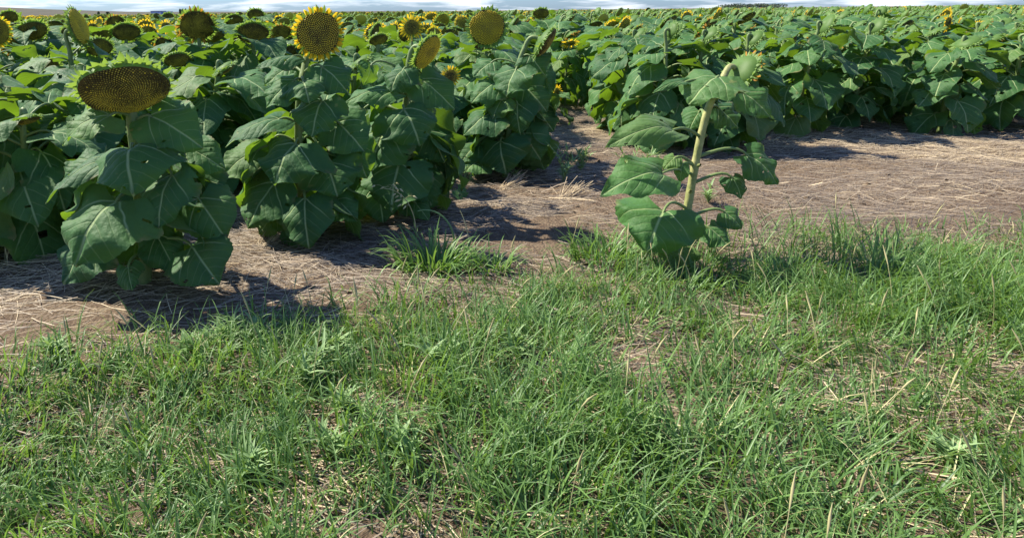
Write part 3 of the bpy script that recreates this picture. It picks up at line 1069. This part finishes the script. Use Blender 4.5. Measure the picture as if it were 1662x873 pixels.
def whole_plant(rng, leaves, nleaf, seeds, segs, kind, low, hr=1.0):
    """plant body and head for the rows farther back"""
    body, head = MB(), MB()
    h = rng.uniform(0.76, 0.93)
    az0, el = rng.normal(0, 14), (rng.uniform(-60, -25) if kind in ('mature', 'wilt') else rng.uniform(-25, 8))
    nf = face(az0, el)
    R = {'small': .055}.get(kind, rng.uniform(.08, .105))
    Cw = np.array([0, 0, h]) + unit(nf * np.array([1, 1, 0])) * R * 1.2
    top = Cw - nf * R * .5
    P = stem_path(np.zeros(3), [np.array([rng.uniform(-.03, .03), 0, h * .5]), np.array([0, 0, h * .9])], Cw, nf, R, num=6)
    tube(body, P[::2] if len(P) > 14 else P, np.linspace(.017, .011, len(P[::2]) if len(P) > 14 else len(P)), 5, .5, 1)
    az = rng.uniform(0, 6.28)
    for i in range(nleaf):
        uu = low + (0.97 - low) * i / (nleaf - 1)
        az += 2.4 + rng.uniform(-.35, .35)
        size = (0.82 + 0.5 * math.sin(math.pi * (uu * .78 + .12))) * rng.uniform(.85, 1.12)
        dr = np.interp(uu, [0, .4, .75, 1], [66, 54, 38, 18]) + rng.uniform(-14, 14)
        k = int(np.argmin([abs(dr - d) for d in DROOPS]))
        M = np.eye(4)
        e = Matrix.Rotation(az, 3, 'Z') @ Matrix.Rotation(rng.uniform(-.25, .25), 3, 'X')
        M[:3, :3] = np.array(e) * size
        M[:3, 3] = (0, 0, h * .95 * uu)
        body.merge(leaves[k], M, rng.uniform(-.3, .3))
    rec, disc, br, pe = head_parts(rng, kind, seeds, segs)
    M = np.eye(4)
    M[:3, :3] = head_frame(nf) * R
    M[:3, 3] = Cw
    for q, mi in ((rec, 0), (br, 0), (disc, 1), (pe, 2)):
        if q.n:
            n0 = len(head.M)
            head.merge(q, M)
            for k in range(n0, len(head.M)):
                head.M[k] = head.M[k] * 0 + mi
    return body, head


rm = np.random.default_rng(77)
KINDS = ['mature', 'mature', 'mature', 'mature', 'wilt', 'petal', 'small', 'mature']
MIDV = []
for k in KINDS:
    bo, he = whole_plant(rm, LEAF_MID, 17, 110, 18, k, 0.12)
    MIDV.append((k, bo.mesh('plant_body', [M_LEAF, M_STEM]), he.mesh('flower_head', [M_BRACT, M_DISC, M_WILT if k == 'wilt' else M_PETAL])))
for i, (X, Yd) in enumerate(mid):
    r = np.random.default_rng(5000 + i)
    k, bm, hm = MIDV[r.integers(len(MIDV))]
    root = ob('sunflower', bm, None, (X, Yd, float(gz(X, Yd))))
    root.rotation_euler = (r.uniform(-.06, .06), r.uniform(-.06, .06), rad(r.normal(25 if X < 1.5 else 65, 22)))
    root.scale = (r.uniform(.95, 1.12),) * 3
    tag(root, {'mature': 'sunflower with bare drooping head crowded into the middle rows of the field', 'wilt': 'sunflower with wilted orange petals in the middle rows of the field',
               'petal': 'sunflower with yellow petals in the middle rows of the field', 'small': 'sunflower with small yellow bloom in the middle rows of the field'}[k], 'sunflower',
        'middle-row sunflowers with ' + {'mature': 'bare', 'wilt': 'wilted', 'petal': 'yellow', 'small': 'small yellow'}[k] + ' heads')
    ob('flower_head', hm, root)

# far rows: nobody could count them
LOWV = []
for k in ['mature'] * 11 + ['wilt', 'petal']:
    bo, he = whole_plant(rm, LEAF_LOW, 11, 0, 9, k, 0.35)
    z = MB()
    for V, F, UV, Tn, Mi in zip(*bo.parts()):
        z.add(V, F, UV, Tn, 0)
        z.M[-1] = Mi
    for V, F, UV, Tn, Mi in zip(*he.parts()):
        z.add(V, F, UV, Tn, 0)
        z.M[-1] = Mi + 2
    LOWV.append(z.arrays())
Vs, Fs, Us, Ts, Ms, n0 = [], [], [], [], [], 0
rf = np.random.default_rng(9)
for X, Yd in far:
    V, F, U, Tn, Mi = LOWV[rf.integers(len(LOWV)) if X > -20 or Yd < 25 else rf.integers(9, len(LOWV))]
    a = rad(rf.normal(25 if X < 3 else 60, 25))
    c, s = math.cos(a), math.sin(a)
    sc = rf.uniform(.94, 1.13) * (1 + 0.25 * max(0, min(1, (Yd - 40) / 80)) * 0)
    hs_ = sc * (1.0 + max(0.0, (Yd - 30) / 150) * 0.5)
    V2 = np.stack([(V[:, 0] * c - V[:, 1] * s) * hs_ + X, (V[:, 0] * s + V[:, 1] * c) * hs_ + Yd, V[:, 2] * sc], 1)
    Vs.append(V2)
    Fs.append(F + n0)
    Us.append(U)
    Ts.append(np.clip(Tn + rf.uniform(-.2, .2), 0, 1))
    Ms.append(Mi)
    n0 += len(V)
o = ob('sunflower_field', make_mesh('sunflower_field', np.concatenate(Vs), np.concatenate(Fs), np.concatenate(Us), np.concatenate(Ts), np.concatenate(Ms), [M_LEAF, M_STEM, M_BRACT, M_DISC, M_PETAL]), kind='stuff')
tag(o, 'far rows of sunflowers running to the horizon', 'sunflower field')
print('near', len(near), 'mid', len(mid), 'far', len(far), 'faces', sum(len(f) for f in Fs))


# ------------------------------------------------------------------ straw litter
def strips(mb, P0, A, L, Wd, Z, bend, tone, segs=3, curve=None):
    """many flat strips lying on the ground at once"""
    n = len(P0)
    d = np.stack([np.cos(A), np.sin(A)], 1)
    e = np.stack([-np.sin(A), np.cos(A)], 1)
    tt = np.linspace(-.5, .5, segs + 1)
    rows = []
    for t_ in tt:
        c = P0 + d * (L * t_)[:, None] + e * (bend * L * (t_ * t_ - .1))[:, None]
        z = gz(c[:, 0], c[:, 1]) + Z[0] + (Z[1] - Z[0]) * (t_ + .5)
        l = np.concatenate([c - e * Wd[:, None] / 2, (z)[:, None]], 1)
        rr = np.concatenate([c + e * Wd[:, None] / 2, (z + Wd * 0.5)[:, None]], 1)
        rows.append(np.stack([l, rr], 1))
    V = np.stack(rows, 1).reshape(n, -1, 3)
    k = (segs + 1) * 2
    f = np.array([(2 * i, 2 * i + 1, 2 * i + 3, 2 * i + 2) for i in range(segs)])
    F = (f[None] + (np.arange(n) * k)[:, None, None]).reshape(-1, 4)
    mb.add(V.reshape(-1, 3), F, None, np.repeat(tone, k), 0)


def projv(X, Y):
    v = np.stack([X, Y, np.full_like(X, -CAM_H)], 1) @ RCN
    return CX + v[:, 0] / -v[:, 2] * FPX, CY - v[:, 1] / -v[:, 2] * FPX


rs = np.random.default_rng(31)
N = 120000
X, Yg = rs.uniform(-3.2, 6.5, N), 0.9 + 7.6 * rs.random(N) ** 1.25
px, py = projv(X, Yg)
dens = 0.25 + 0.75 * np.clip((vnoise(X * 1.1, Yg * 2.4, 8) - .25) * 2.2, 0, 1)
for bx, by, ra, rb, an in BARE:
    c, s = math.cos(rad(an)), math.sin(rad(an))
    uu, vv = ((px - bx) * c + (py - by) * s) / ra, (-(px - bx) * s + (py - by) * c) / rb
    dens *= np.clip((uu * uu + vv * vv - 0.5) * 1.6, 0.06, 1)
dens *= np.interp(py, [430, 520, 900], [1, 0.55, 0.4])
keep = (rs.random(N) < dens) & (px > -80) & (px < 1740) & (py < 960)
X, Yg = X[keep], Yg[keep]
n = len(X)
mb = MB()
band = vnoise(X * 0.9 + 5, Yg * 2.0, 12)
tone = np.clip(rs.normal(0.33, 0.2, n) + (band - .5) * 0.7 + (rs.random(n) < .08) * .4, 0, 1)
ang = rs.normal(0.15, 0.55, n) + np.where(rs.random(n) < .25, rs.uniform(-1.5, 1.5, n), 0)
strips(mb, np.stack([X, Yg], 1), ang, rs.gamma(3, .035, n) + .04, rs.uniform(.001, .0027, n), (rs.random(n) ** 2 * .03 + .001, rs.random(n) ** 2 * .03 + .001), rs.normal(0, .25, n), tone)
k = 600
X2, Y2 = rs.uniform(-3.2, 6.5, k), 1.6 + 5.6 * rs.random(k) ** 1.2
ok = vnoise(X2 * 1.6, Y2 * 2.6, 14) > .5
X2, Y2 = X2[ok], Y2[ok]
k = len(X2)
strips(mb, np.stack([X2, Y2], 1), rs.normal(0.2, .7, k), rs.uniform(.06, .26, k), rs.uniform(.0035, .007, k), (rs.random(k) * .02 + .004, rs.random(k) * .035 + .004), rs.normal(0, .12, k), np.clip(rs.normal(.5, .25, k), 0, 1))
o = ob('straw_litter', mb.mesh('straw_litter', [M_STRAW], False), kind='stuff')
tag(o, 'dry straw and stubble scattered over the brown soil', 'straw')


# clods of earth between the straw
rc = np.random.default_rng(61)
mb = MB()
cube = np.array([(x, y, z) for x in (-1, 1) for y in (-1, 1) for z in (-1, 1)], float) / 1.6
CF = np.array([(0, 1, 3, 2), (4, 6, 7, 5), (0, 4, 5, 1), (2, 3, 7, 6), (0, 2, 6, 4), (1, 5, 7, 3)])
for _ in range(2600):
    x, y = rc.uniform(-3, 6), 1.0 + 6 * rc.random() ** 1.2
    if float(vnoise(np.array(x * 2.2), np.array(y * 2.2), 17)) < .45:
        continue
    r_ = .004 + .012 * rc.random() ** 3
    M = head_frame(rc.normal(0, 1, 3)) * r_ * rc.uniform(.7, 1.3, 3)
    mb.add((cube * rc.uniform(.6, 1.2, (8, 1))) @ M.T + np.array([x, y, float(gz(x, y)) + r_ * .25]), CF)
o = ob('soil_clods', mb.mesh('soil_clods', [M_SOIL], False), kind='stuff')
tag(o, 'small crumbs and clods of brown earth', 'soil')


def arc_path(p0, az, L, lean, curl, n=7):
    P = [np.array(p0, float)]
    for i in range(n):
        th = lean + curl * (i / n) ** 1.5
        P.append(P[-1] + np.array([math.cos(az) * math.sin(th), math.sin(az) * math.sin(th), math.cos(th)]) * L / n)
    return np.array(P)


# ------------------------------------------------------------------ grass
def blades(mb, P, az, L, Wd, lean, curl, tone, segs=6):
    n = len(P)
    d = np.stack([np.cos(az), np.sin(az), np.zeros(n)], 1)
    e = np.stack([-np.sin(az), np.cos(az), np.zeros(n)], 1)
    tt = np.linspace(0, 1, segs + 1)
    pos = P.copy()
    rows = []
    for i, t_ in enumerate(tt):
        th = lean + curl * t_ * t_
        if i:
            pos = pos + (d * np.sin(th)[:, None] + np.array([0, 0, 1.0]) * np.cos(th)[:, None]) * (L / segs)[:, None]
            pos[:, 2] = np.maximum(pos[:, 2], P[:, 2] + .004)
        w = Wd * max(0.03, (1 - t_) ** 0.65) * (0.75 + 0.25 * min(1, t_ * 4))
        rows.append(np.stack([pos - e * w[:, None] / 2, pos + np.array([0, 0, -.0006]) + d * (w * .12)[:, None], pos + e * w[:, None] / 2], 1))
    k = (segs + 1) * 3
    V = np.stack(rows, 1).reshape(n, -1, 3)
    f = grid_faces(segs + 1, 3)
    F = (f[None] + (np.arange(n) * k)[:, None, None]).reshape(-1, 4)
    mb.add(V.reshape(-1, 3), F, None, np.clip(np.repeat(tone, k) + np.tile(np.repeat(tt * .25, 3), n), 0, 1), 0)


def tuft(label, px, py, n, rpx, hl, seed, group='grass tufts at the field edge'):
    r = np.random.default_rng(seed)
    g = gnd(px, py)
    rm_ = rpx / FPX * g[1]
    a, q = r.uniform(0, 6.28, n), np.sqrt(r.random(n))
    P = np.stack([np.cos(a) * q * rm_, np.sin(a) * q * rm_ * .5, np.zeros(n) - .005], 1)
    mb = MB()
    az = np.arctan2(P[:, 1], P[:, 0]) + r.normal(0, .7, n)
    blades(mb, P, az, r.uniform(.55, 1.15, n) * hl, r.uniform(.007, .0165, n), r.uniform(0.05, .75, n), r.uniform(.3, 2.2, n), np.clip(r.beta(2, 2, n) + .12, 0, 1))
    o = ob('grass_tuft', mb.mesh('grass_tuft', [M_GRASS]), None, g)
    return tag(o, label, 'grass tuft', group)


tuft('large arching grass tuft left of the bare soil patch', 705, 440, 190, 66, .21, 1)
tuft('small upright grass tuft in the middle of the bare soil', 800, 446, 60, 34, .16, 2)
tuft('grass tuft at the left foot of the verge sunflower', 985, 425, 150, 66, .17, 3)

rg = np.random.default_rng(55)
N = 90000
X, Yg = rg.uniform(-2.2, 4.8, N), rg.uniform(0.85, 3.4, N)
px, py = projv(X, Yg)
pn = vnoise(X * 2.3, Yg * 2.3, 21) * .6 + vnoise(X * 6, Yg * 6, 22) * .4
edge_y = np.interp(px, [-100, 300, 620, 840, 900, 1000, 1200, 1400, 1700], [590, 545, 490, 470, 436, 414, 396, 385, 380])
dens = np.clip((py - edge_y + 34) / 95, 0, 1) ** 1.5 * np.clip((pn - .26) * 3.2, 0.0, 1)
keep = (rg.random(N) < dens) & (px > -80) & (px < 1740) & (py < 980)
X, Yg = X[keep], Yg[keep]
n = len(X)
mb = MB()
P = np.stack([X, Yg, gz(X, Yg) - .004], 1)
cl = vnoise(X * 7, Yg * 7, 33)
az = cl * 12 + rg.normal(0, .9, n)
blades(mb, P, az, rg.uniform(.06, .16, n) * (0.8 + .5 * cl) * (0.55 + 0.95 * vnoise(X * 1.4, Yg * 1.4, 44)), rg.uniform(.0035, .0095, n), rg.uniform(.05, .8, n), rg.uniform(.1, 1.9, n), np.clip(rg.beta(2, 2.4, n) + (cl - .5) * .3, 0, 1), segs=5)
sel = rg.random(n) < 0.10
k = int(sel.sum())
blades(mb, P[sel] + rg.normal(0, .012, (k, 3)) * np.array([1, 1, 0]), rg.uniform(0, 6.28, k), rg.uniform(.06, .17, k), rg.uniform(.002, .005, k), rg.uniform(.5, 1.3, k), rg.uniform(.1, 1.0, k), rg.random(k), segs=4)
mb.M[-1][:] = 1
sel = rg.random(n) < 0.006
k = int(sel.sum())
for p_ in P[sel]:                         # seed heads
    P2 = arc_path(p_, rg.uniform(0, 6.28), rg.uniform(.16, .26), rg.uniform(.05, .3), rg.uniform(.1, .7))
    tube(mb, P2, np.linspace(.0013, .0008, len(P2)), 4, .5, 1)
    tube(mb, P2[-3:] + np.array([0, 0, .002]), [.0015, .0032, .0006], 5, .4, 1)
o = ob('grass', mb.mesh('grass', [M_GRASS, M_DRY]), kind='stuff')
tag(o, 'green grass along the verge in front of the sunflowers', 'grass')
print('grass blades', n)


# ------------------------------------------------------------------ single weeds
def arc(p0, az, L, lean, curl, n=10):
    P = [np.array(p0, float)]
    for i in range(n):
        th = lean + curl * (i / n) ** 1.5
        P.append(P[-1] + np.array([math.cos(az) * math.sin(th), math.sin(az) * math.sin(th), math.cos(th)]) * L / n)
    return np.array(P)


def oat(label, px, py, toppx, toppy, seed):
    r = np.random.default_rng(seed)
    g = gnd(px, py)
    top = at(toppx, toppy, g[1] - .03) - g
    root = tag(empty('wild_oat', g), label, 'grass stalk')
    P = bez(np.zeros(3), np.array([0, 0, top[2] * .5]), top * np.array([.3, .3, .95]), top, 14)
    mb = MB()
    tube(mb, P, np.linspace(.003, .0014, 14), 5, .5, 0)
    ob('stalk', mb.mesh('stalk', [M_DRY]), root)
    sp = MB()
    for i in range(16):
        k = 6 + int(i / 16 * 8)
        p = P[min(k, 13)]
        for s in (0,):
            az = math.pi + r.normal(0, .9) if r.random() < .65 else r.normal(0, .9)
            br = arc(p, az, r.uniform(.03, .06), .8, 1.2, 5)
            tube(sp, br, .0007, 4, .4, 0)
            e = br[-1]
            dr = unit(br[-1] - br[-2] + np.array([0, 0, -.004]))
            q = np.array([e + dr * u_ for u_ in (0, .006, .014, .024)])
            tube(sp, q, [.0016, .0046, .0036, .0005], 5, r.uniform(.3, 1), 0)
    ob('spikelets', sp.mesh('spikelets', [M_DRY]), root)
    lf = MB()
    blades(lf, np.zeros((4, 3)), r.uniform(0, 6.28, 4), r.uniform(.1, .18, 4), np.full(4, .005), r.uniform(.2, .6, 4), r.uniform(.6, 1.8, 4), r.random(4))
    ob('leaf', lf.mesh('leaf', [M_GRASS]), root)


oat('pale oat stalk with hanging spikelets in front of the dark leaves', 676, 392, 624, 306, 1)


def bent_stalk(label, px, py, az, L, lean, curl, seed, mat_=None, n=1, w=.004):
    g = gnd(px, py)
    mb = MB()
    r = np.random.default_rng(seed)
    for i in range(n):
        P = arc((r.uniform(-.02, .02) * (n > 1), r.uniform(-.02, .02) * (n > 1), -.005), az + r.normal(0, .4) * (n > 1), L * r.uniform(.8, 1.1), lean, curl * r.uniform(.8, 1.1), 14)
        tube(mb, P, np.linspace(w * .6, w * .25, len(P)), 5, r.uniform(.3, .9), 0)
    tag(ob('grass_stalk', mb.mesh('grass_stalk', [mat_ or M_DRY]), None, g), label, 'grass stalk')


bent_stalk('long bent green stalk arching left above the big tuft', 738, 402, math.pi * 1.0, .30, .1, 2.3, 3, M_WEED, w=.010)
bent_stalk('thin dry upright stalk beside the big tuft', 762, 410, math.pi * .8, .24, .1, .5, 4, w=.006)
bent_stalk('pair of pale dry stalks leaning on the dark leaf column', 703, 290, math.pi, .24, .1, .5, 5, n=3, w=.007)
bent_stalk('pale dry stalk at the lower left corner', 12, 432, math.pi * .6, .14, .1, .6, 6, n=3)


def weed(label, px, py, h, nst, seed, spread=.5, ll=.07):
    r = np.random.default_rng(seed)
    g = gnd(px, py)
    root = tag(empty('weed', g), label, 'weed', 'narrow-leaved weeds on the bare ground')
    st, lf = MB(), MB()
    for i in range(nst):
        az = r.uniform(0, 6.28)
        P = arc((0, 0, -.005), az, h * r.uniform(.6, 1.1), r.uniform(.05, spread), r.uniform(0, .8), 10)
        tube(st, P, np.linspace(.0028, .001, 11), 5, .6, 0)
        for k in range(2, 11):
            m_ = 2
            a = r.uniform(0, 6.28, m_)
            blades(lf, np.repeat(P[k][None], m_, 0), a, r.uniform(.5, 1.1, m_) * ll, r.uniform(.008, .015, m_), r.uniform(.5, 1.1, m_), r.uniform(.1, .9, m_), r.uniform(.2, .9, m_), segs=4)
    ob('stem', st.mesh('stem', [M_STEM]), root)
    ob('leaves', lf.mesh('leaves', [M_WEED]), root)


weed('tall narrow-leaved weed right of the bushy sunflower', 914, 300, .24, 6, 1)
weed('small narrow-leaved weed in front of the gap', 942, 282, .18, 4, 2)
weed('dark low weed in the middle of the gap', 945, 262, .10, 4, 3, .9)
weed('wispy weed left of the verge sunflower, below its long leaf', 1022, 276, .20, 6, 4, .9)
weed('small weed beside the dark leaf column', 718, 278, .13, 3, 5)
weed('slender pale weed standing among the straw left of the bushy plant', 752, 312, .17, 3, 8, .35)
weed('tiny weed sprout at the foot of the bushy sunflower', 838, 290, .05, 2, 6)
weed('feathery weed right behind the verge sunflower stem', 1150, 330, .10, 3, 7, .8)


r7 = np.random.default_rng(70)
for i in range(14):
    weed('low leafy weed growing among the verge grass', r7.uniform(60, 1600), r7.uniform(560, 830), r7.uniform(.06, .11), 4, 200 + i, 1.1, .08)


def straw_clump(label, px, py, az, n, seed):
    r = np.random.default_rng(seed)
    g = gnd(px, py)
    mb = MB()
    for i in range(n):
        P = arc((r.uniform(-.03, .03), r.uniform(-.03, .03), 0), az + r.normal(0, .3), r.uniform(.08, .2), r.uniform(.9, 1.45), r.uniform(-.1, .3), 5)
        tube(mb, P, r.uniform(.001, .002), 4, r.uniform(.45, 1), 0)
    tag(ob('straw_clump', mb.mesh('straw_clump', [M_STRAW]), None, g), label, 'straw clump', 'cut straw clumps')


straw_clump('sheaf of pale straw lying in front of the bushy sunflower', 818, 304, .5, 60, 1)
straw_clump('fan of pale straw stubble on the sunlit ground right of the bushy sunflower', 915, 322, .4, 60, 2)
straw_clump('spray of straw on the shaded ground between the two near plants', 425, 398, .9, 26, 3)


# ------------------------------------------------------------------ far things on the skyline
def box(mb, c, s, mi=0, tone=.5):
    c, s = np.array(c, float), np.array(s, float) / 2
    V = np.array([(x, y, z) for x in (-1, 1) for y in (-1, 1) for z in (-1, 1)]) * s + c
    mb.add(V, [(0, 1, 3, 2), (4, 6, 7, 5), (0, 4, 5, 1), (2, 3, 7, 6), (0, 2, 6, 4), (1, 5, 7, 3)], None, tone, mi)


M_BLUE = tone_material('blue_wall', (0.16, 0.28, 0.60), (0.2, 0.34, 0.68), .5, .4, .2, .4)
M_ROOF = tone_material('grey_roof', (0.22, 0.26, 0.34), (0.28, 0.32, 0.40), .5, .4, .2, .4)
M_PANE = tone_material('pale_panel', (0.45, 0.48, 0.55), (0.55, 0.58, 0.64), .3, .5, .1, 1)
Yb = 150.0
c = at(257, 24, Yb)
root = tag(empty('building', (c[0], Yb, 0)), 'small blue building on the horizon beyond the field', 'building')
h = at(257, 19.3, Yb)[2]
mb = MB()
box(mb, (0, 0, h / 2), (2.5, 3, h))
box(mb, (2.1, .2, h * .46), (1.7, 2.6, h * .92))
ob('wall', mb.mesh('wall', [M_BLUE], False), root)
mb = MB()
box(mb, (0, 0, h + .07), (2.7, 3.2, .14))
box(mb, (2.15, .2, h * .92 + .06), (1.85, 2.8, .12))
ob('roof', mb.mesh('roof', [M_ROOF], False), root)
for k in range(3):
    mb = MB()
    box(mb, (-.7 + k * .8, -1.52, h - .45), (.5, .05, .32))
    ob('window', mb.mesh('window', [M_PANE], False), root)


def far_tree(label, px, h, w, Yt, seed, group='far trees on the horizon'):
    r = np.random.default_rng(seed)
    g = at(px, 24, Yt)
    root = tag(empty('tree', (g[0], Yt, 0)), label, 'tree', group)
    mb = MB()
    tube(mb, np.array([(0, 0, 0), (.05, 0, h * .4), (0, 0, h * .8)]), [h * .03, h * .022, h * .008], 6, .3, 0)
    ob('trunk', mb.mesh('trunk', [M_HILL]), root)
    mb = MB()
    n = 420
    d = r.normal(0, 1, (n, 3))
    d /= np.linalg.norm(d, axis=1)[:, None]
    p = d * (r.random(n) ** .4)[:, None] * np.array([w / 2, w / 2, h * .36]) + np.array([0, 0, h * .6])
    s_ = h * .05
    a, b2 = r.normal(0, 1, (n, 3)), r.normal(0, 1, (n, 3))
    V = np.stack([p - a * s_, p + b2 * s_, p + a * s_, p - b2 * s_], 1).reshape(-1, 3)
    mb.add(V, np.arange(n * 4).reshape(n, 4), np.full((n * 4, 2), .3), np.repeat(r.random(n), 4), 0)
    ob('crown', mb.mesh('crown', [M_FAR]), root)


M_FAR = tone_material('far_foliage', (0.07, 0.10, 0.065), (0.13, 0.16, 0.10), .8, .1, .2, 1)
for i, (px, h, w) in enumerate(((293, 3.6, 1.2), (297, 3.8, 1.3), (302, 3.7, 1.2), (314, 3.4, 1.8), (160, 2.8, 1.2), (175, 2.6, 2.0))):
    far_tree('tiny dark tree on the skyline left of the nodding petalled head', px, h * 1.0, w, 340, i)
for i, px in enumerate((1178, 1187, 1196, 1207, 1219, 1232, 1246, 1262)):
    far_tree('low dark tree on the right skyline', px, 2.9 + .5 * (i % 3) * .5, 9.0, 320, 30 + i, 'low trees on the right skyline')
